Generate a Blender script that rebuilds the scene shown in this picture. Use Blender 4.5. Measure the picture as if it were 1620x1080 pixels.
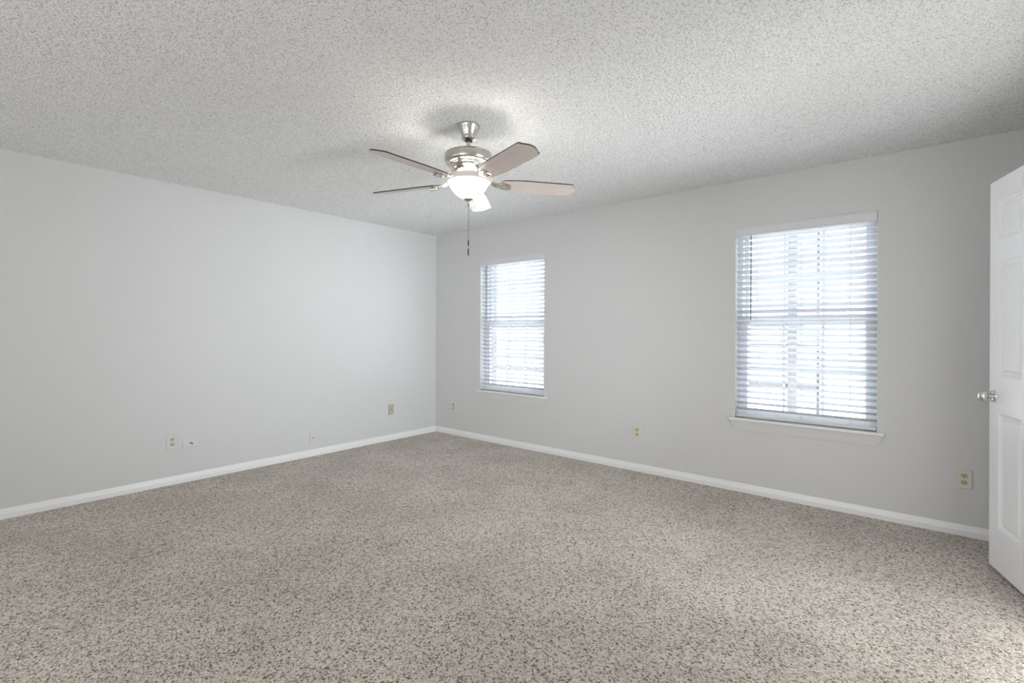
import bpy, bmesh, math, random
import numpy as np
from mathutils import Vector, Matrix

for o in list(bpy.data.objects):
    bpy.data.objects.remove(o)
S = bpy.context.scene
C = S.collection
random.seed(4)

# ------------------------------------------------------------------ camera
def make_camera():
    cam = bpy.data.cameras.new('camera')
    o = bpy.data.objects.new('camera', cam)
    C.objects.link(o)
    yaw, pitch, roll = -0.692800072, -0.000739413, 0.003529836
    f = Vector((math.sin(yaw)*math.cos(pitch), math.cos(yaw)*math.cos(pitch), math.sin(pitch)))
    r = f.cross(Vector((0, 0, 1))).normalized()
    u = r.cross(f)
    r2 = r*math.cos(roll) + u*math.sin(roll)
    u2 = u*math.cos(roll) - r*math.sin(roll)
    m = Matrix(((r2.x, u2.x, -f.x, 4.64223583), (r2.y, u2.y, -f.y, -4.09718371),
                (r2.z, u2.z, -f.z, 1.24688529), (0, 0, 0, 1)))
    o.matrix_world = m
    cam.sensor_width = 36
    cam.lens = 36*771.46/1620
    cam.shift_y = -(540-525.292)/1620
    cam.clip_start = 0.02
    cam.clip_end = 200
    S.camera = o
make_camera()

# ------------------------------------------------------------------ light
S.view_settings.view_transform = 'Standard'
S.view_settings.look = 'None'
S.view_settings.gamma = 1
S.view_settings.exposure = 0.4
S.view_settings.use_curve_mapping = False

w = bpy.data.worlds.new('world')
S.world = w
w.use_nodes = True
w.node_tree.nodes['Background'].inputs[0].default_value = (0.84, 0.91, 1.0, 1)
w.node_tree.nodes['Background'].inputs[1].default_value = 4.4

def sun():
    l = bpy.data.lights.new('sun', 'SUN')
    l.energy = 15.0
    l.angle = math.radians(2)
    l.color = (1, .97, .92)
    o = bpy.data.objects.new('sun', l)
    C.objects.link(o)
    o.rotation_euler = Vector((-.4, .35, -1.0)).to_track_quat('-Z', 'Y').to_euler()
sun()

def fill_light(name, loc, direction, sx, sy, power, color=(.98, .985, 1), spread=180):
    l = bpy.data.lights.new(name, 'AREA')
    l.shape = 'RECTANGLE'
    l.size, l.size_y = sx, sy
    l.energy = power
    l.color = color
    l.spread = math.radians(spread)
    o = bpy.data.objects.new(name, l)
    C.objects.link(o)
    o.location = loc
    o.rotation_euler = Vector(direction).to_track_quat('-Z', 'Y').to_euler()
    return o
# added fill lights standing in for windows; the wall behind has no openings
fill_light('fill_front_left', (1.2, -6.36, 1.35), (0, 1, 0), 1.8, 1.5, 14)
fill_light('fill_front_right', (3.9, -6.36, 1.35), (0, 1, 0), 1.8, 1.5, 35)
# added lights inside the closed doorway recess, standing in for a bright next room
fill_light('fill_doorway', (5.36, -1.59, 1.02), (-1, .12, .06), .74, 1.98, 15)
fill_light('fill_doorway_beam', (5.355, -1.59, 1.1), (-1, .1, .08), .74, 1.6, 17.5, (.90, .955, 1), 70)

# ------------------------------------------------------------------ materials
def mat(name, col, rough=.5, metal=0, spec=.5):
    m = bpy.data.materials.new(name)
    m.use_nodes = True
    b = m.node_tree.nodes['Principled BSDF']
    b.inputs['Base Color'].default_value = (*col, 1)
    b.inputs['Roughness'].default_value = rough
    b.inputs['Metallic'].default_value = metal
    b.inputs['Specular IOR Level'].default_value = spec
    return m

class NT:
    def __init__(s, m):
        s.m = m; s.t = m.node_tree; s.b = s.t.nodes['Principled BSDF']
        s.out = s.t.nodes['Material Output']
    def n(s, typ, **kw):
        nd = s.t.nodes.new(typ)
        for k, v in kw.items():
            if k.startswith('i_'):
                nd.inputs[k[2:].replace('_', ' ')].default_value = v
            else:
                setattr(nd, k, v)
        return nd
    def l(s, a, b): s.t.links.new(a, b)
    def coord(s): return s.n('ShaderNodeTexCoord').outputs['Object']
    def noise(s, scale, detail=2, vec=None, rough=.5):
        nd = s.n('ShaderNodeTexNoise')
        nd.inputs['Scale'].default_value = scale
        nd.inputs['Detail'].default_value = detail
        nd.inputs['Roughness'].default_value = rough
        s.l(vec or s.coord(), nd.inputs['Vector'])
        return nd.outputs['Fac']
    def ramp(s, fac, stops, interp='LINEAR'):
        nd = s.n('ShaderNodeValToRGB')
        cr = nd.color_ramp
        cr.interpolation = interp
        while len(cr.elements) < len(stops): cr.elements.new(.5)
        for e, (p, c) in zip(cr.elements, stops):
            e.position = p; e.color = (*c, 1) if len(c) == 3 else c
        s.l(fac, nd.inputs[0])
        return nd.outputs['Color']
    def bump(s, h, strength, dist, normal=None):
        nd = s.n('ShaderNodeBump')
        nd.inputs['Strength'].default_value = strength
        nd.inputs['Distance'].default_value = dist
        s.l(h, nd.inputs['Height'])
        if normal: s.l(normal, nd.inputs['Normal'])
        s.l(nd.outputs[0], s.b.inputs['Normal'])
        return nd.outputs[0]

def m_wall():
    m = mat('wall_paint', (.645, .645, .64), .5, spec=.35)
    t = NT(m)
    a = t.noise(75, 3)
    t.bump(a, .5, .004)
    return m

def m_ceiling():
    m = mat('popcorn_ceiling', (.76, .76, .74), .95, spec=.1)
    t = NT(m)
    co = t.coord()
    v = t.n('ShaderNodeTexVoronoi', feature='SMOOTH_F1')
    v.inputs['Scale'].default_value = 85
    v.inputs['Smoothness'].default_value = .3
    nz = t.noise(60, 3, co)
    mx = t.n('ShaderNodeMath', operation='MULTIPLY_ADD')
    t.l(co, v.inputs['Vector'])
    t.l(v.outputs['Distance'], mx.inputs[0]); mx.inputs[1].default_value = -1.0
    t.l(nz, mx.inputs[2])
    t.bump(mx.outputs[0], .7, .007)
    sp = t.noise(165, 2, co, .6)
    col = t.ramp(sp, [(.0, (.44, .445, .435)), (.36, (.50, .505, .495)), (.465, (.87, .875, .87)), (1, (.91, .91, .905))])  # dark specks: shade between the popcorn bits put into the colour
    t.l(col, t.b.inputs['Base Color'])
    return m

def m_carpet():
    m = mat('frieze_carpet', (.4, .36, .31), 1.0, spec=.0)
    t = NT(m)
    co = t.coord()
    # warp so that the tufts do not look like a grid
    wn = t.n('ShaderNodeTexNoise'); wn.inputs['Scale'].default_value = 90; wn.inputs['Detail'].default_value = 2
    t.l(co, wn.inputs['Vector'])
    va = t.n('ShaderNodeVectorMath', operation='MULTIPLY_ADD')
    t.l(wn.outputs['Color'], va.inputs[0]); va.inputs[1].default_value = (.012, .012, .012)
    t.l(co, va.inputs[2])
    v = t.n('ShaderNodeTexVoronoi', feature='F1')
    v.inputs['Scale'].default_value = 150
    t.l(va.outputs[0], v.inputs['Vector'])
    hs = t.n('ShaderNodeSeparateColor')
    t.l(v.outputs['Color'], hs.inputs[0])
    col = t.ramp(hs.outputs[0], [(0, (.13, .105, .078)), (.10, (.21, .176, .138)), (.24, (.45, .395, .33)),
                                 (.5, (.62, .56, .49)), (.8, (.73, .67, .60)), (1, (.80, .745, .68))])
    big = t.noise(2.2, 3, co)
    mr = t.n('ShaderNodeMapRange'); t.l(big, mr.inputs[0])
    mr.inputs[1].default_value = .3; mr.inputs[2].default_value = .7
    mr.inputs[3].default_value = .9; mr.inputs[4].default_value = 1.1
    mu = t.n('ShaderNodeVectorMath', operation='SCALE')
    t.l(col, mu.inputs[0]); t.l(mr.outputs[0], mu.inputs['Scale'])
    t.l(mu.outputs[0], t.b.inputs['Base Color'])
    n2 = t.noise(170, 3, co)
    ad = t.n('ShaderNodeMath', operation='SUBTRACT')
    t.l(n2, ad.inputs[0]); t.l(v.outputs['Distance'], ad.inputs[1])
    t.bump(ad.outputs[0], .8, .005)
    t.b.inputs['Sheen Weight'].default_value = .15
    t.b.inputs['Sheen Roughness'].default_value = .6
    return m

def m_wood():
    m = mat('blade_wood', (.34, .24, .18), .38, spec=.5)
    t = NT(m)
    co = t.coord()
    mp = t.n('ShaderNodeMapping'); mp.inputs['Scale'].default_value = (3, 60, 10)
    t.l(co, mp.inputs['Vector'])
    a = t.noise(3, 4, mp.outputs[0], .6)
    col = t.ramp(a, [(.25, (.50, .415, .375)), (.5, (.59, .51, .475)), (.75, (.66, .585, .55))])
    t.l(col, t.b.inputs['Base Color'])
    t.b.inputs['Roughness'].default_value = .3
    t.b.inputs['Specular IOR Level'].default_value = .7
    return m

def m_nickel():
    m = mat('brushed_nickel', (.57, .55, .50), .28, 1.0)
    t = NT(m)
    mp = t.n('ShaderNodeMapping'); mp.inputs['Scale'].default_value = (20, 20, 300)
    t.l(t.coord(), mp.inputs['Vector'])
    a = t.noise(4, 2, mp.outputs[0])
    mr = t.n('ShaderNodeMapRange'); t.l(a, mr.inputs[0])
    mr.inputs[3].default_value = .20; mr.inputs[4].default_value = .36
    t.l(mr.outputs[0], t.b.inputs['Roughness'])
    return m

def m_glow(name, col, strength, base=(.9, .88, .85)):
    m = mat(name, base, .35)
    b = m.node_tree.nodes['Principled BSDF']
    b.inputs['Emission Color'].default_value = (*col, 1)
    b.inputs['Emission Strength'].default_value = strength
    return m

def m_glass():
    m = bpy.data.materials.new('window_glass')
    m.use_nodes = True
    t = m.node_tree
    t.nodes.remove(t.nodes['Principled BSDF'])
    tr = t.nodes.new('ShaderNodeBsdfTransparent'); tr.inputs[0].default_value = (.95, .97, .97, 1)
    gl = t.nodes.new('ShaderNodeBsdfGlossy'); gl.inputs['Roughness'].default_value = .02
    mx = t.nodes.new('ShaderNodeMixShader'); mx.inputs[0].default_value = .06
    t.links.new(tr.outputs[0], mx.inputs[1]); t.links.new(gl.outputs[0], mx.inputs[2])
    t.links.new(mx.outputs[0], t.nodes['Material Output'].inputs[0])
    return m

def m_var(name, a, b, scale, rough=.8, bump=0, bd=.01):
    m = mat(name, a, rough, spec=.2)
    t = NT(m)
    f = t.noise(scale, 4)
    t.l(t.ramp(f, [(.3, a), (.7, b)]), t.b.inputs['Base Color'])
    if bump: t.bump(f, bump, bd)
    return m

M = dict(
    wall=m_wall(), ceil=m_ceiling(), carpet=m_carpet(), wood=m_wood(), nickel=m_nickel(),
    trim=mat('white_trim_paint', (.83, .83, .82), .35),
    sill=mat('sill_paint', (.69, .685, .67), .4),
    door=mat('door_paint', (.93, .935, .95), .3),
    vinyl=mat('window_vinyl', (.84, .86, .87), .4),
    slat=mat('blind_slat', (.57, .595, .645), .35),
    valance=mat('valance_white', (.68, .69, .71), .4),
    cord=mat('blind_cord', (.62, .65, .70), .8),
    wand=mat('wand_plastic', (.16, .19, .23), .2),
    edge=mat('blade_edge', (.035, .025, .022), .5),
    ivory=mat('ivory_plastic', (.66, .62, .49), .35),
    almond=mat('almond_plate', (.66, .635, .545), .35),
    white_plate=mat('white_plate', (.66, .675, .68), .35),
    grey_plate=mat('pale_plate', (.645, .645, .615), .4),
    beige_plate=mat('beige_plate', (.46, .44, .33), .4),
    slot=mat('socket_dark', (.03, .027, .02), .6),
    face=mat('socket_face', (.50, .455, .31), .4),
    steel=mat('satin_steel', (.72, .71, .70), .16, 1.0),
    brass=mat('dull_connector', (.10, .10, .095), .35, .8),
    darkmetal=mat('dark_chain', (.16, .15, .14), .4, .6),
    fob=mat('dark_fob', (.03, .028, .026), .4),
    bowl=m_glow('lit_bowl_glass', (1, .955, .88), 10.5),
    bulb=m_glow('lit_bulb', (1, .96, .90), 70.0),
    lip=m_glow('bowl_rim_glass', (1, .90, .84), .30, (.26, .235, .225)),
    glass=m_glass(),
    ground=m_var('dry_ground', (.62, .60, .56), (.72, .70, .66), 1.2),
    concrete=m_var('porch_concrete', (.60, .60, .58), (.68, .67, .65), 2.0),
    siding=m_var('pale_siding', (.74, .74, .73), (.80, .80, .79), .7),
    shingle=m_var('grey_shingle', (.24, .235, .25), (.31, .30, .315), 6),
    paintwood=m_var('porch_wood', (.12, .11, .115), (.15, .14, .145), 5),
    bark=m_var('tree_bark', (.24, .22, .21), (.32, .30, .28), 9),
    dark_glass=mat('far_window_glass', (.30, .31, .34), .1),
    iron=mat('dark_iron', (.06, .055, .055), .5),
    brick=m_var('red_leaf', (.5, .3, .25), (.6, .4, .35), 9),
)

# ------------------------------------------------------------------ helpers
def obj(name, bm, m, parent=None, smooth=False, loc=None):
    me = bpy.data.meshes.new(name)
    bmesh.ops.recalc_face_normals(bm, faces=bm.faces)
    bm.to_mesh(me); bm.free()
    ms = m if isinstance(m, (list, tuple)) else [m]
    for x in ms: me.materials.append(x)
    if smooth:
        for p in me.polygons: p.use_smooth = True
        me.set_sharp_from_angle(angle=math.radians(38))
    o = bpy.data.objects.new(name, me)
    C.objects.link(o)
    if parent: o.parent = parent
    if loc: o.location = loc
    return o

def tag(o, label=None, cat=None, group=None, kind=None):
    if label: o['label'] = label
    if cat: o['category'] = cat
    if group: o['group'] = group
    if kind: o['kind'] = kind
    return o

def thing(name, loc, label=None, cat=None, group=None, kind=None, rz=0):
    o = bpy.data.objects.new(name, None)
    o.empty_display_size = .1
    C.objects.link(o)
    o.location = loc
    o.rotation_euler = (0, 0, rz)
    return tag(o, label, cat, group, kind)

def box(bm, a, b, bevel=0, mi=0, seg=2):
    x0, y0, z0 = [min(p, q) for p, q in zip(a, b)]
    x1, y1, z1 = [max(p, q) for p, q in zip(a, b)]
    vs = [bm.verts.new(v) for v in ((x0, y0, z0), (x1, y0, z0), (x1, y1, z0), (x0, y1, z0),
                                    (x0, y0, z1), (x1, y0, z1), (x1, y1, z1), (x0, y1, z1))]
    fs = [bm.faces.new([vs[i] for i in q]) for q in ((0, 3, 2, 1), (4, 5, 6, 7), (0, 1, 5, 4), (1, 2, 6, 5), (2, 3, 7, 6), (3, 0, 4, 7))]
    for f in fs: f.material_index = mi
    if bevel:
        es = list({e for f in fs for e in f.edges})
        r = bmesh.ops.bevel(bm, geom=es, offset=bevel, segments=seg, affect='EDGES', profile=.5)
        for f in r['faces']: f.material_index = mi
    return bm

def prism(bm, pts, axis, a, b, mi=0):
    """extrude a 2-D outline along axis (0,1,2) from a to b; pts are the other two coordinates in order"""
    def mk(p, t):
        v = list(p); v.insert(axis, t); return v
    A = [bm.verts.new(mk(p, a)) for p in pts]
    B = [bm.verts.new(mk(p, b)) for p in pts]
    n = len(pts)
    fs = [bm.faces.new(A), bm.faces.new(B[::-1])]
    for i in range(n):
        fs.append(bm.faces.new((A[i], A[(i+1) % n], B[(i+1) % n], B[i])))
    for f in fs: f.material_index = mi
    return fs

def lathe(bm, prof, seg=48, origin=(0, 0, 0), axis='z', close=False, mi=0):
    """prof: list of (radius, height)"""
    rings = []
    ox, oy, oz = origin
    for r, h in prof:
        if r < 1e-6:
            rings.append([bm.verts.new((ox, oy, oz+h) if axis == 'z' else (ox, oy+h, oz) if axis == 'y' else (ox+h, oy, oz))])
            continue
        ring = []
        for i in range(seg):
            a = 2*math.pi*i/seg
            c, s = r*math.cos(a), r*math.sin(a)
            p = (ox+c, oy+s, oz+h) if axis == 'z' else (ox+c, oy+h, oz+s) if axis == 'y' else (ox+h, oy+c, oz+s)
            ring.append(bm.verts.new(p))
        rings.append(ring)
    pairs = list(zip(rings[:-1], rings[1:]))
    if close: pairs.append((rings[-1], rings[0]))
    for A, B in pairs:
        for i in range(seg):
            j = (i+1) % seg
            if len(A) == 1 and len(B) == 1: continue
            if len(A) == 1: f = bm.faces.new((A[0], B[j], B[i]))
            elif len(B) == 1: f = bm.faces.new((A[i], A[j], B[0]))
            else: f = bm.faces.new((A[i], A[j], B[j], B[i]))
            f.material_index = mi
    return bm

def tube(bm, pts, r, seg=8, mi=0):
    pts = [Vector(p) for p in pts]
    rs = r if isinstance(r, (list, tuple)) else [r]*len(pts)
    rings = []
    for i, p in enumerate(pts):
        d = (pts[min(i+1, len(pts)-1)] - pts[max(i-1, 0)]).normalized()
        a = d.orthogonal().normalized() if abs(d.z) > .95 else d.cross(Vector((0, 0, 1))).normalized()
        b = d.cross(a)
        rings.append([bm.verts.new(p + a*rs[i]*math.cos(2*math.pi*k/seg) + b*rs[i]*math.sin(2*math.pi*k/seg)) for k in range(seg)])
    for A, B in zip(rings[:-1], rings[1:]):
        for k in range(seg):
            bm.faces.new((A[k], A[(k+1) % seg], B[(k+1) % seg], B[k])).material_index = mi
    bm.faces.new(rings[0][::-1]).material_index = mi
    bm.faces.new(rings[-1]).material_index = mi
    return bm

BM = bmesh.new

# ------------------------------------------------------------------ room shell
XR, YF, H, WT = 5.20, -6.4, 2.44, 0.16
WIN = [(0.768, 1.674), (3.537, 4.438)]
WZ0, WZ1 = 0.575, 2.073

bm = BM(); box(bm, (-.2, YF-.2, -.12), (XR+.2, WT, 0))
tag(obj('floor', bm, M['carpet']), kind='structure', label='beige and brown speckled frieze carpet covering the whole room floor')
bm = BM(); box(bm, (-.2, YF-.2, H), (XR+.2, WT, H+.12))
tag(obj('ceiling', bm, M['ceil']), kind='structure', label='white popcorn textured ceiling')

bm = BM()
def wall_cell(x0, x1, z0, z1): box(bm, (x0, 0, z0), (x1, WT, z1))
xs = [-.2, WIN[0][0], WIN[0][1], WIN[1][0], WIN[1][1], XR+.2]
for i in range(5):
    if i in (1, 3):
        wall_cell(xs[i], xs[i+1], 0, WZ0); wall_cell(xs[i], xs[i+1], WZ1, H)
    else:
        wall_cell(xs[i], xs[i+1], 0, H)
tag(obj('wall_back', bm, M['wall']), kind='structure', label='warm white textured wall with two windows')
bm = BM(); box(bm, (-.2, YF-.2, 0), (0, 0, H))
tag(obj('wall_left', bm, M['wall']), kind='structure', label='plain warm white wall at left of the room')
bm = BM(); box(bm, (XR, YF-.2, 0), (XR+.2, -1.98, H)); box(bm, (XR, -1.2, 0), (XR+.2, 0, H)); box(bm, (XR, -1.98, 2.06), (XR+.2, -1.2, H)); box(bm, (XR+.2, -2.2, 0), (XR+.3, -1.0, H))  # last box is an added panel shutting the sun out of the doorway
tag(obj('wall_right', bm, M['wall']), kind='structure', label='white wall behind the open door')
bm = BM(); box(bm, (0, YF-.2, 0), (XR, YF, H))
tag(obj('wall_front', bm, M['wall']), kind='structure', label='white wall behind the camera')

BBH = .0667
def bb_prof(s=1): return [(0, 0), (s*.015, 0), (s*.015, .032), (s*.0138, .0345), (s*.0045, .0645), (s*.003, BBH), (0, BBH)]
bm = BM(); prism(bm, bb_prof(-1), 0, 0, XR)
tag(obj('baseboard_back', bm, M['trim']), kind='structure', label='white baseboard under the two windows')
bm = BM(); prism(bm, bb_prof(1), 1, YF, 0)
tag(obj('baseboard_left', bm, M['trim']), kind='structure', label='white baseboard along the left wall')
bm = BM(); prism(bm, [(XR-a, b) for a, b in bb_prof(1)], 1, -1.10, 0)
prism(bm, [(XR-a, b) for a, b in bb_prof(1)], 1, YF, -2.041)
tag(obj('baseboard_right', bm, M['trim']), kind='structure', label='white baseboard behind the open door')

bm = BM()
for y0, y1, z0, z1 in ((-2.04, -1.98, 0, 2.06), (-2.04, -1.14, 2.06, 2.12)):
    box(bm, (XR-.014, y0, z0), (XR, y1, z1), .003)
tag(obj('trim_1', bm, M['trim']), kind='structure', label='white casing around the doorway')

# ------------------------------------------------------------------ windows with sashes, sill and apron
def window(n, x0, x1, label):
    xc = (x0+x1)/2; wd = x1-x0
    r = thing('window_%d' % n, (xc, 0, WZ0), label, None, None, 'structure')
    h = WZ1-WZ0; a = wd/2
    # outer vinyl frame
    bm = BM(); y0, y1 = .078, .15; t = .028
    box(bm, (-a, y0, 0), (-a+t, y1, h), .002); box(bm, (a-t, y0, 0), (a, y1, h), .002)
    box(bm, (-a+t, y0, h-t), (a-t, y1, h), .002); box(bm, (-a+t, y0, 0), (a-t, y1, t), .002)
    # inner track ribs
    for s in (-1, 1):
        box(bm, (s*(a-t), .084, t), (s*(a-t-.008), .09, h-t))
    obj('window_frame', bm, M['vinyl'], r)
    zm = 1.322-WZ0
    def sash(name, z0, z1, ya, yb):
        bm = BM(); st = .034; i = a-t-.008
        box(bm, (-i, ya, z0), (-i+st, yb, z1), .002); box(bm, (i-st, ya, z0), (i, yb, z1), .002)
        box(bm, (-i+st, ya, z0), (i-st, yb, z0+.042), .002); box(bm, (-i+st, ya, z1-.042), (i-st, yb, z1), .002)
        so = obj(name, bm, M['vinyl'], r)
        bm = BM(); ym = (ya+yb)/2
        g = i-st
        for k in (-1, 1): box(bm, (k*g/3-.008, ym-.004, z0+.042), (k*g/3+.008, ym+.004, z1-.042))
        zz = (z0+z1)/2
        box(bm, (-g, ym-.0042, zz-.008), (g, ym+.0042, zz+.008))
        obj('muntin_grid', bm, M['vinyl'], so)
        bm = BM(); box(bm, (-g, ym+.006, z0+.042), (g, ym+.009, z1-.042))
        obj('glass_pane', bm, M['glass'], so)
    sash('lower_sash', t, zm+.030, .086, .112)
    sash('upper_sash', zm-.030, h-t, .116, .142)
    # stool and apron
    bm = BM()
    box(bm, (-a-.040, -.031, -.0155), (a+.040, -.0004, .004), .005, seg=3)
    box(bm, (-a+.0005, -.006, -.0155), (a-.0005, .077, .004))
    obj('window_sill', bm, M['trim'], r)
    bm = BM()
    A = [(-a-.034, -.0155), (-a-.018, -.058), (-a-.004, -.088), (a+.004, -.088), (a+.018, -.058), (a+.034, -.0155)]
    n_ = len(A)
    # tapered apron: deeper at the top than at the bottom
    f = [bm.verts.new((x, -.018 + (.012*(-.0155-z)/.0725), z)) for x, z in A]
    b = [bm.verts.new((x, -.0004, z)) for x, z in A]
    bm.faces.new(f); bm.faces.new(b[::-1])
    for k in range(n_): bm.faces.new((f[k], f[(k+1) % n_], b[(k+1) % n_], b[k]))
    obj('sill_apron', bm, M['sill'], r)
    return r
window(1, *WIN[0], 'white double hung window nearer the room corner')
window(2, *WIN[1], 'white double hung window nearer the open door')

# ------------------------------------------------------------------ blinds
def blind(x0, x1, label, wand_x, wand_z):
    xc = (x0+x1)/2
    r = thing('window_blind', (xc, 0, WZ0), label, 'window blind', 'white slatted blinds in the windows')
    a = (x1-x0)/2
    b = a - .002
    h = WZ1-WZ0
    # valance with a rounded top and bottom edge
    bm = BM()
    zt, zb = h-.0008, h-.071
    prof = [(.004, zb), (-.004, zb+.001), (-.0055, zb+.004), (-.004, zb+.008), (-.004, zt-.014), (-.007, zt-.010), (-.0075, zt-.005), (-.005, zt), (.004, zt)]
    prism(bm, prof, 0, -a+.001, a-.002)
    for s, e in ((-1, -a+.001), (1, a-.002)):
        box(bm, (e, .004, zb+.001), (e-s*.004, .03, zt))
    obj('valance', bm, M['valance'], r)
    bm = BM(); box(bm, (-b, .012, h-.05), (b, .062, h-.006), .003)
    obj('headrail', bm, M['slat'], r)
    # slats: 2 inch, inner edge tipped up
    bm = BM()
    pitch, tilt = .0447, math.radians(27)
    yc, hw, th = .037, .0252, .0028
    z = h-.071-.010
    cs, sn = math.cos(tilt), math.sin(tilt)
    zs = []
    while z > .050:
        zs.append(z); z -= pitch
    random.seed(int(x0*100))
    for zz in zs:
        n = 7
        up, dn = [], []
        dz = random.uniform(-.0008, .0008)
        for i in range(n):
            t = -1 + 2*i/(n-1)
            c = .0022*(1-t*t)
            u, v = t*hw, c
            # rotate: inner edge (u<0) higher
            up.append((yc + u*cs + v*sn, zz + dz - u*sn + v*cs))
            dn.append((yc + u*cs + (v-th)*sn, zz + dz - u*sn + (v-th)*cs))
        prism(bm, up + dn[::-1], 0, -b+.003, b-.003)
    obj('slats', bm, M['slat'], r)
    bm = BM(); box(bm, (-b+.002, yc-.025, .012), (b-.002, yc+.025, .032), .003)
    obj('bottom_rail', bm, M['valance'], r)
    # ladder cords
    for fx in (-.66, 0, .66):
        bm = BM()
        for y in (yc-.0245*cs-.0015, yc+.0245*cs+.0015):
            box(bm, (fx*a-.0009, y-.0008, .030), (fx*a+.0009, y+.0008, h-.045))
        for zz in zs:
            box(bm, (fx*a-.0007, yc-.024, zz-.003), (fx*a+.0007, yc-.0232, zz+.012))
        obj('ladder_cord', bm, M['cord'], r)
    # tilt wand
    bm = BM()
    tube(bm, [(wand_x-xc, -.0085, h-.072), (wand_x-xc, -.0085, wand_z-WZ0)], .0042, 6)
    obj('tilt_wand', bm, M['wand'], r)
    return r
blind(*WIN[0], 'smaller-looking white slatted blind in the left window, nearer the room corner', .868, 1.375)
blind(*WIN[1], 'large white slatted blind in the right window, nearer the open door', 3.652, 1.345)

# ------------------------------------------------------------------ outlets and wall plates
def rotz_for(wall): return 0 if wall == 'back' else math.pi/2
def place(name, wall, u, z, label, cat, group):
    loc = (u, 0, z) if wall == 'back' else (0, u, z)
    return thing(name, loc, label, cat, group, None, rotz_for(wall))
# local frame: x along the wall, -y into the room (left wall turned by +90 degrees)
def plate(r, wd, ht, m, ):
    bm = BM()
    a, b = wd/2, ht/2
    back = [(-a, 0, -b), (a, 0, -b), (a, 0, b), (-a, 0, b)]
    mid = [(x, -.006, z) for x, y, z in back]
    fr = [(x*(1-.08), -.0088, z*(1-.05)) for x, y, z in back]
    L = [[bm.verts.new(v) for v in q] for q in (back, mid, fr)]
    bm.faces.new(L[0][::-1]); bm.faces.new(L[2])
    for A, B in zip(L[:-1], L[1:]):
        for k in range(4): bm.faces.new((A[k], A[(k+1) % 4], B[(k+1) % 4], B[k]))
    return obj('cover_plate', bm, m, r)
def duplex(wall, u, z, label, m, wd=.074, ht=.117, face='face'):
    r = place('wall_outlet', wall, u, z, label, 'outlet', 'duplex electrical outlets on the walls')
    plate(r, wd, ht, m)
    for s in (1, -1):
        bm = BM()
        zc = s*.0205
        pts = []
        for k in range(24):
            t = 2*math.pi*k/24
            pts.append((.0172*math.cos(t), zc + max(-.0125, min(.0125, .0172*math.sin(t)))))
        prism(bm, pts, 1, -.0080, -.0108)
        so = obj('socket', bm, M[face], r)
        bm = BM()
        box(bm, (-.0085, -.0104, zc+.0005), (-.0055, -.0114, zc+.0095))
        box(bm, (.0055, -.0104, zc+.0015), (.0085, -.0114, zc+.0085))
        lathe(bm, [(0, -.0114), (.0032, -.0114), (.0032, -.0104), (0, -.0104)], 10, (0, 0, zc-.0065), 'y')
        obj('socket_slots', bm, M['slot'], so)
    bm = BM(); lathe(bm, [(0, -.0105), (.003, -.0102), (.0035, -.008), (0, -.008)], 10, (0, 0, 0), 'y')
    obj('plate_screw', bm, M['face'], r)
    return r
def jack(wall, u, z, wd, ht, m, label, kind):
    r = place('cable_plate', wall, u, z, label, 'wall plate', 'low voltage plates on the left wall')
    plate(r, wd, ht, m)
    bm = BM()
    if kind == 'bent':
        lathe(bm, [(0, -.014), (.0055, -.014), (.006, -.006), (0, -.006)], 12, (0, 0, 0), 'y')
        tube(bm, [(0, -.012, 0), (0, -.024, .0015), (.004, -.031, .001), (.008, -.034, -.004), (.010, -.034, -.009)], .0042, 8)
    else:
        lathe(bm, [(0, -.018), (.0036, -.018), (.0036, -.010), (.0055, -.010), (.0055, -.008), (0, -.008)], 12, (0, 0, 0), 'y')
    obj('coax_jack', bm, M['brass'], r)
    for s in (-1, 1):
        bm = BM()
        o_ = (s*wd*.36, 0, 0) if wd > ht else (0, 0, s*ht*.36)
        lathe(bm, [(0, -.0102), (.0028, -.0098), (.0032, -.008), (0, -.008)], 10, o_, 'y')
        obj('plate_screw', bm, M['grey_plate'], r)
    return r
duplex('back', .331, .341, 'small ivory outlet low on the window wall, closest to the room corner', M['almond'])
duplex('back', 2.712, .351, 'pale ivory outlet midway between the two windows', M['almond'])
duplex('back', 4.870, .350, 'largest ivory outlet, right of the right window, beside the white door', M['almond'])
duplex('left', -2.815, .346, 'almond outlet on the left wall beside the horizontal cable plate', M['grey_plate'], .080, .125)
jack('left', -2.687, .318, .112, .072, M['white_plate'], 'white horizontal cable plate with black bent connector, right of an outlet', 'bent')
jack('left', -1.615, .180, .073, .117, M['grey_plate'], 'off-white upright cable plate just above the left baseboard', 'jack')
jack('left', -.675, .352, .070, .117, M['beige_plate'], 'beige upright cable plate on left wall closest to the corner', 'jack')

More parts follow.
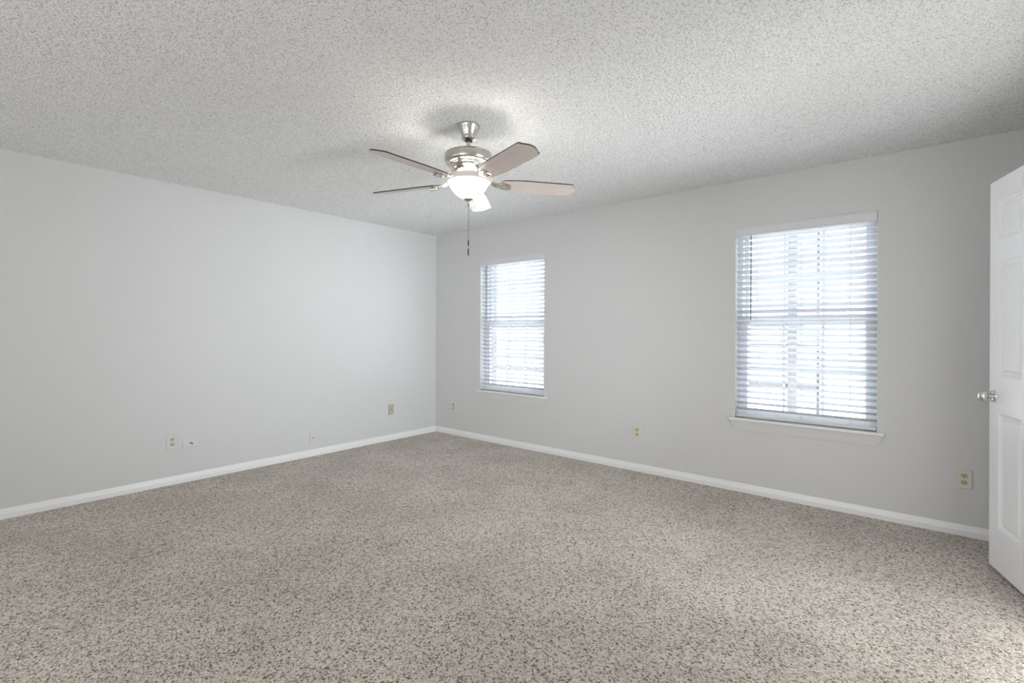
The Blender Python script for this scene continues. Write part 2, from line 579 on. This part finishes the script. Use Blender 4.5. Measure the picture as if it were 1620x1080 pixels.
# ------------------------------------------------------------------ open door
DO = (4.9431, -.4564); DA = math.radians(-74.7)
def door():
    r = thing('door_1', (DO[0], DO[1], 0), 'white six panel door standing open at the right edge', None, None, 'structure', DA)
    # local x runs from the free edge to the hinges, +y is the far side
    W, T, Z0, Z1 = .762, .035, .018, 2.045
    px = [(.096, .316), (.446, .666)]
    pz = [(.238, .836), (1.026, 1.618), (1.728, 1.931)]
    xs = [0, px[0][0], px[0][1], px[1][0], px[1][1], W]
    zs = [Z0, pz[0][0], pz[0][1], pz[1][0], pz[1][1], pz[2][0], pz[2][1], Z1]
    bm = BM()
    for side in (0, 1):
        y = 0 if side == 0 else T
        s = 1 if side == 0 else -1
        def q(*p): bm.faces.new([bm.verts.new((a, y + s*d, c)) for a, d, c in p])
        for i in range(5):
            for j in range(7):
                x0, x1, z0, z1 = xs[i], xs[i+1], zs[j], zs[j+1]
                if i in (1, 3) and j in (1, 3, 5):
                    # moulded panel: ovolo down, flat, then raised field
                    rings = [(0, 0), (.003, .0035), (.011, .006), (.017, .0125), (.022, .0125), (.035, .0045), (.037, .004)]
                    prev = None
                    for ins, d in rings:
                        cur = [(x0+ins, d, z0+ins), (x1-ins, d, z0+ins), (x1-ins, d, z1-ins), (x0+ins, d, z1-ins)]
                        if prev:
                            for k in range(4): q(prev[k], prev[(k+1) % 4], cur[(k+1) % 4], cur[k])
                        prev = cur
                    q(*prev)
                else:
                    q((x0, 0, z0), (x1, 0, z0), (x1, 0, z1), (x0, 0, z1))
    for a, b in (((0, Z0), (W, Z0)), ((W, Z0), (W, Z1)), ((W, Z1), (0, Z1)), ((0, Z1), (0, Z0))):
        bm.faces.new([bm.verts.new(p) for p in ((a[0], 0, a[1]), (b[0], 0, b[1]), (b[0], T, b[1]), (a[0], T, a[1]))])
    bmesh.ops.remove_doubles(bm, verts=bm.verts, dist=.0002)
    obj('door_slab', bm, M['door'], r)
    kx, kz = .048, .917
    for s, yb in ((-1, 0), (1, T)):
        bm = BM()
        lathe(bm, [(0, 0), (.0325, 0), (.0325, s*.003), (.030, s*.007), (.022, s*.010), (.0135, s*.012), (0, s*.012)], 40, (kx, yb, kz), 'y')
        ko = obj('knob_rosette', bm, M['steel'], r, True)
        bm = BM()
        if s < 0:
            prof = [(0, .011), (.0115, .011), (.0115, .022), (.014, .026), (.021, .031), (.0255, .038), (.027, .046), (.0255, .055), (.021, .061), (.014, .064), (.0125, .0625), (.0125, .064), (.007, .0655), (0, .0655)]
        else:
            prof = [(0, .011), (.0115, .011), (.0115, .022), (.021, .031), (.027, .046), (.022, .060), (0, .063)]
        lathe(bm, [(a, s*b) for a, b in prof], 40, (kx, yb, kz), 'y')
        obj('door_knob', bm, M['steel'], ko, True)
    for z in (.25, 1.03, 1.82):
        bm = BM()
        lathe(bm, [(0, -.045), (.006, -.045), (.006, .045), (0, .045)], 12, (W+.002, T+.004, z))
        box(bm, (W-.0005, .004, z-.044), (W+.0015, T, z+.044))
        obj('door_hinge', bm, M['steel'], r)
    return r
door()

# ------------------------------------------------------------------ ceiling fan
FX, FY = 2.645, -2.089
def fan():
    r = thing('ceiling_fan', (FX, FY, H), 'brushed nickel five blade ceiling fan with lit glass bowl hanging from the ceiling', 'ceiling fan')
    Z = lambda z: z-H
    N = M['nickel']
    bm = BM()
    lathe(bm, [(0, 0), (.060, 0), (.0635, Z(2.436)), (.0635, Z(2.428)), (.059, Z(2.420)), (.050, Z(2.400)), (.043, Z(2.378)), (.041, Z(2.368)),
               (.0425, Z(2.365)), (.041, Z(2.358)), (.030, Z(2.354)), (0, Z(2.354))])
    obj('canopy', bm, N, r, True)
    bm = BM()
    lathe(bm, [(0, Z(2.352)), (.021, Z(2.352)), (.0215, Z(2.345)), (.014, Z(2.340)), (.0115, Z(2.338)), (0, Z(2.338))], 24)
    obj('hanger_ball', bm, M['fob'], r, True)
    bm = BM()
    lathe(bm, [(0, Z(2.340)), (.0125, Z(2.340)), (.0125, Z(2.294)), (.019, Z(2.292)), (.019, Z(2.280)), (0, Z(2.280))], 24)
    obj('downrod', bm, N, r, True)
    bm = BM()
    lathe(bm, [(0, Z(2.286)), (.055, Z(2.286)), (.092, Z(2.283)), (.117, Z(2.277)), (.130, Z(2.270)), (.1345, Z(2.2665)), (.1285, Z(2.266)), (.1285, Z(2.2625)), (.1365, Z(2.262)),
               (.1385, Z(2.250)), (.1385, Z(2.228)), (.135, Z(2.218)), (.124, Z(2.210)), (.110, Z(2.208)), (0, Z(2.208))], 64)
    obj('motor_housing', bm, N, r, True)
    bm = BM()
    lathe(bm, [(0, Z(2.212)), (.106, Z(2.212)), (.110, Z(2.207)), (.110, Z(2.203)), (.104, Z(2.200)), (.102, Z(2.196)), (.094, Z(2.182)), (.080, Z(2.175)), (.064, Z(2.172)),
               (.060, Z(2.166)), (.052, Z(2.163)), (0, Z(2.163))], 64)
    obj('flywheel_cover', bm, N, r, True)
    bm = BM()
    lathe(bm, [(0, Z(2.165)), (.036, Z(2.165)), (.036, Z(2.146)), (.060, Z(2.143)), (.064, Z(2.138)), (.060, Z(2.134)), (.010, Z(2.132)), (.008, Z(2.018)), (0, Z(2.018))], 48)
    obj('light_fitter', bm, N, r, True)
    # glass bowl and its rolled rim
    bm = BM()
    lathe(bm, [(.118, Z(2.139)), (.130, Z(2.137)), (.1375, Z(2.130)), (.1385, Z(2.122)), (.134, Z(2.114)), (.126, Z(2.109)), (.1185, Z(2.107)), (.1165, Z(2.111)), (.118, Z(2.120))], 64, close=True)
    obj('bowl_rim', bm, M['lip'], r, True)
    bm = BM()
    outer = [(.1160, 2.112), (.1145, 2.103), (.109, 2.089), (.100, 2.073), (.089, 2.058), (.076, 2.044), (.060, 2.031), (.042, 2.021), (.024, 2.0155), (0, 2.0135)]
    inner = [(0, 2.0165), (.023, 2.0185), (.040, 2.0235), (.058, 2.034), (.073, 2.0465), (.086, 2.060), (.097, 2.075), (.106, 2.090), (.1115, 2.103), (.113, 2.112)]
    lathe(bm, [(a, Z(b)) for a, b in outer + inner], 64)
    obj('glass_bowl', bm, M['bowl'], r, True)
    for k in range(3):
        a = math.radians(30+120*k)
        bm = BM(); px, py = .058*math.cos(a), .058*math.sin(a)
        lathe(bm, [(0, Z(2.125)), (.010, Z(2.124)), (.012, Z(2.116)), (.021, Z(2.102)), (.024, Z(2.090)), (.021, Z(2.078)), (.012, Z(2.071)), (0, Z(2.069))], 20, (px, py, 0))
        obj('light_bulb', bm, M['bulb'], r, True)
    bm = BM()
    lathe(bm, [(0, Z(2.0145)), (.028, Z(2.0145)), (.0285, Z(2.012)), (.024, Z(2.007)), (.014, Z(2.0025)), (.0085, Z(1.998)), (.006, Z(1.992)), (.0065, Z(1.988)), (.003, Z(1.985)), (0, Z(1.985))], 32)
    obj('bowl_finial', bm, N, r, True)
    # pull chain: a bead at the bowl, fine chain, connector and fob
    bm = BM()
    zz = 1.984
    while zz > 1.70:
        bmesh.ops.create_icosphere(bm, subdivisions=1, radius=.0021, matrix=Matrix.Translation((0, 0, Z(zz))))
        zz -= .0042
    tube(bm, [(0, 0, Z(1.986)), (0, 0, Z(1.70))], .0007, 5)
    ch = obj('pull_chain', bm, M['darkmetal'], r)
    bm = BM()
    lathe(bm, [(0, Z(1.984)), (.0035, Z(1.982)), (.0042, Z(1.978)), (.0035, Z(1.974)), (0, Z(1.972))], 16)
    obj('chain_bead', bm, M['fob'], ch)
    for z0, z1 in ((1.778, 1.743), (1.730, 1.687)):
        bm = BM()
        lathe(bm, [(0, Z(z0)), (.0030, Z(z0-.003)), (.0042, Z(z0-.012)), (.0042, Z(z1+.004)), (.0025, Z(z1)), (0, Z(z1))], 14)
        obj('chain_fob', bm, M['fob'], ch)
    # blades
    R0, R1, Wd, TH = .185, .654, .132, .0068
    pit = math.radians(-12.74); zb = 2.11
    for k in range(5):
        ang = math.radians(-90.05 + 72*k)
        rot = Matrix.Rotation(ang, 4, 'Z') @ Matrix.Translation((0, 0, Z(zb))) @ Matrix.Rotation(pit, 4, 'X')
        # outline: root narrower and rounded, tip with a shallow arc and rounded corners
        pts = []
        hw0, hw1 = .050, Wd/2
        cr = .019
        for t in np.linspace(-1, 1, 9):
            pts.append((R0 + .018*t*t, t*hw0*.985))
        for t in np.linspace(0, 1, 5)[1:]:
            pts.append((R0 + .018 + t*.16, hw0 + (hw1-hw0)*math.sin(t*math.pi/2)))
        for t in np.linspace(0, math.pi/2, 7):
            pts.append((R1-.024-cr + cr*math.sin(t), hw1-cr + cr*math.cos(t)))
        for t in np.linspace(1, -1, 9)[1:-1]:
            v = t*(hw1-cr)
            pts.append((R1-.024 + .024*(1-(v/(hw1-cr))**2), v))
        for t in np.linspace(math.pi/2, 0, 7):
            pts.append((R1-.024-cr + cr*math.sin(t), -hw1+cr - cr*math.cos(t)))
        for t in np.linspace(1, 0, 5)[:-1]:
            pts.append((R0 + .018 + t*.16, -hw0 - (hw1-hw0)*math.sin(t*math.pi/2)))
        bm = BM()
        fs = prism(bm, pts, 2, -TH/2, TH/2)
        for f in fs[2:]: f.material_index = 1
        bl = obj('fan_blade', bm, [M['wood'], M['edge']], r)
        bl.matrix_local = rot
        # bracket (blade iron): curved arm from the flywheel, trident pad and a raised block under the blade
        bm = BM()
        def arm(secs):
            rings = [[bm.verts.new((x, -w/2, z-t/2)), bm.verts.new((x, w/2, z-t/2)), bm.verts.new((x, w/2, z+t/2)), bm.verts.new((x, -w/2, z+t/2))] if False else
                     [bm.verts.new(p) for p in ((x, -w/2, z-t/2), (x, w/2, z-t/2), (x, w/2, z+t/2), (x, -w/2, z+t/2))] for x, w, z, t in secs]
            for A, B in zip(rings[:-1], rings[1:]):
                for i in range(4): bm.faces.new((A[i], A[(i+1) % 4], B[(i+1) % 4], B[i]))
            bm.faces.new(rings[0][::-1]); bm.faces.new(rings[-1])
        ins = rot.inverted()
        # arm sections in blade-local coordinates (un-pitched height near the hub)
        arm([(.062, .052, .063, .006), (.090, .048, .062, .006), (.112, .040, .048, .007), (.136, .036, .008, .007), (.165, .046, -.0065, .006), (.190, .066, -.0065, .006), (.215, .070, -.0062, .006), (.235, .052, -.006, .005), (.248, .024, -.0055, .004)])
        box(bm, (.205, -.017, -.024), (.252, .017, -.0085), .004)
        for sx, sy in ((.186, .022), (.186, -.022), (.100, 0)):
            lathe(bm, [(0, -.0125), (.0035, -.012), (.0048, -.009), (0, -.009)] if sx > .12 else [(0, .055), (.0035, .0555), (.0048, .059), (0, .059)], 10, (sx, sy, 0))
        obj('blade_bracket', bm, N, bl)
    return r
fan()

# ------------------------------------------------------------------ outside the windows
bm = BM(); box(bm, (-40, 3.2, -.5), (30, 60, -.35))
tag(obj('yard_ground', bm, M['ground']), kind='structure', label='pale bright ground beyond the porch')
bm = BM(); box(bm, (-8, WT+.02, -.35), (9, 3.2, -.06))
tag(obj('porch_slab', bm, M['concrete']), kind='structure', label='pale concrete porch outside the windows')

def railing():
    r = thing('porch_railing', (3.55, 2.25, -.06), 'pale wooden porch railing seen through the blind nearer the door', 'railing')
    bm = BM()
    for z in (.70, 1.16): box(bm, (-6.5, -.012, z-.018), (.245, .012, z+.018))
    obj('rail', bm, M['paintwood'], r)
    for x in (-6.4, -4.6, -2.3, 0):
        bm = BM(); box(bm, (x-.045, -.045, 0), (x+.045, .045, 2.6), .004)
        obj('post', bm, M['paintwood'], r)
    bm = BM(); box(bm, (.235, -.014, 0), (.262, .014, 2.6))
    obj('iron_upright', bm, M['iron'], r)
railing()

def house():
    r = thing('neighbour_house', (-4, 15, -.35), 'pale house with a grey shingle roof, blurred bright beyond the blinds', 'house')
    bm = BM(); box(bm, (-14, 0, 0), (9, 7, 2.7))
    obj('house_wall', bm, M['siding'], r)
    bm = BM(); prism(bm, [(-1.0, 2.45), (3.5, 4.6), (8, 2.45), (8, 2.3), (-1.0, 2.3)], 0, -14.6, 9.6)
    obj('house_roof', bm, M['shingle'], r)
    for x in (-10, -5, 0, 5.5):
        bm = BM(); box(bm, (x-.6, -.03, .9), (x+.6, .03, 2.1))
        f = obj('house_window', bm, M['dark_glass'], r)
        bm = BM()
        for a in (-.62, -.02, .58): box(bm, (x+a, -.05, .86), (x+a+.05, -.02, 2.14))
        for z in (.86, 1.48, 2.1): box(bm, (x-.62, -.05, z), (x+.63, -.02, z+.05))
        obj('house_window_trim', bm, M['trim'], f)
house()

def tree(x, y, h, seed, label):
    rnd = random.Random(seed)
    r = thing('bare_tree', (x, y, -.35), label, 'tree', 'bare trees outside the windows')
    bm = BM()
    def grow(p, d, L, rad, lvl):
        pts, rs = [p], [rad]
        n = 4
        for i in range(n):
            d = (d + Vector((rnd.uniform(-.2, .2), rnd.uniform(-.2, .2), rnd.uniform(-.05, .15)))).normalized()
            p = p + d*L/n
            pts.append(p); rs.append(rad*(1-.5*(i+1)/n))
            if lvl < 3 and i > 0:
                for _ in range(2 if lvl < 2 else 1):
                    a = rnd.uniform(0, 6.28)
                    side = Vector((math.cos(a), math.sin(a), rnd.uniform(.1, .7)))
                    grow(p, (d*.5 + side).normalized(), L*rnd.uniform(.45, .65), rs[-1]*.6, lvl+1)
        tube(bm, pts, rs, 5)
    grow(Vector((0, 0, 0)), Vector((0, 0, 1)), h*.6, .035, 0)
    obj('branches', bm, M['bark'], r)
tree(3.4, 6.5, 4.0, 3, 'bare branching tree outside the blind nearer the door')
tree(-6.5, 11, 5.0, 8, 'bare branching tree outside the blind nearer the corner')
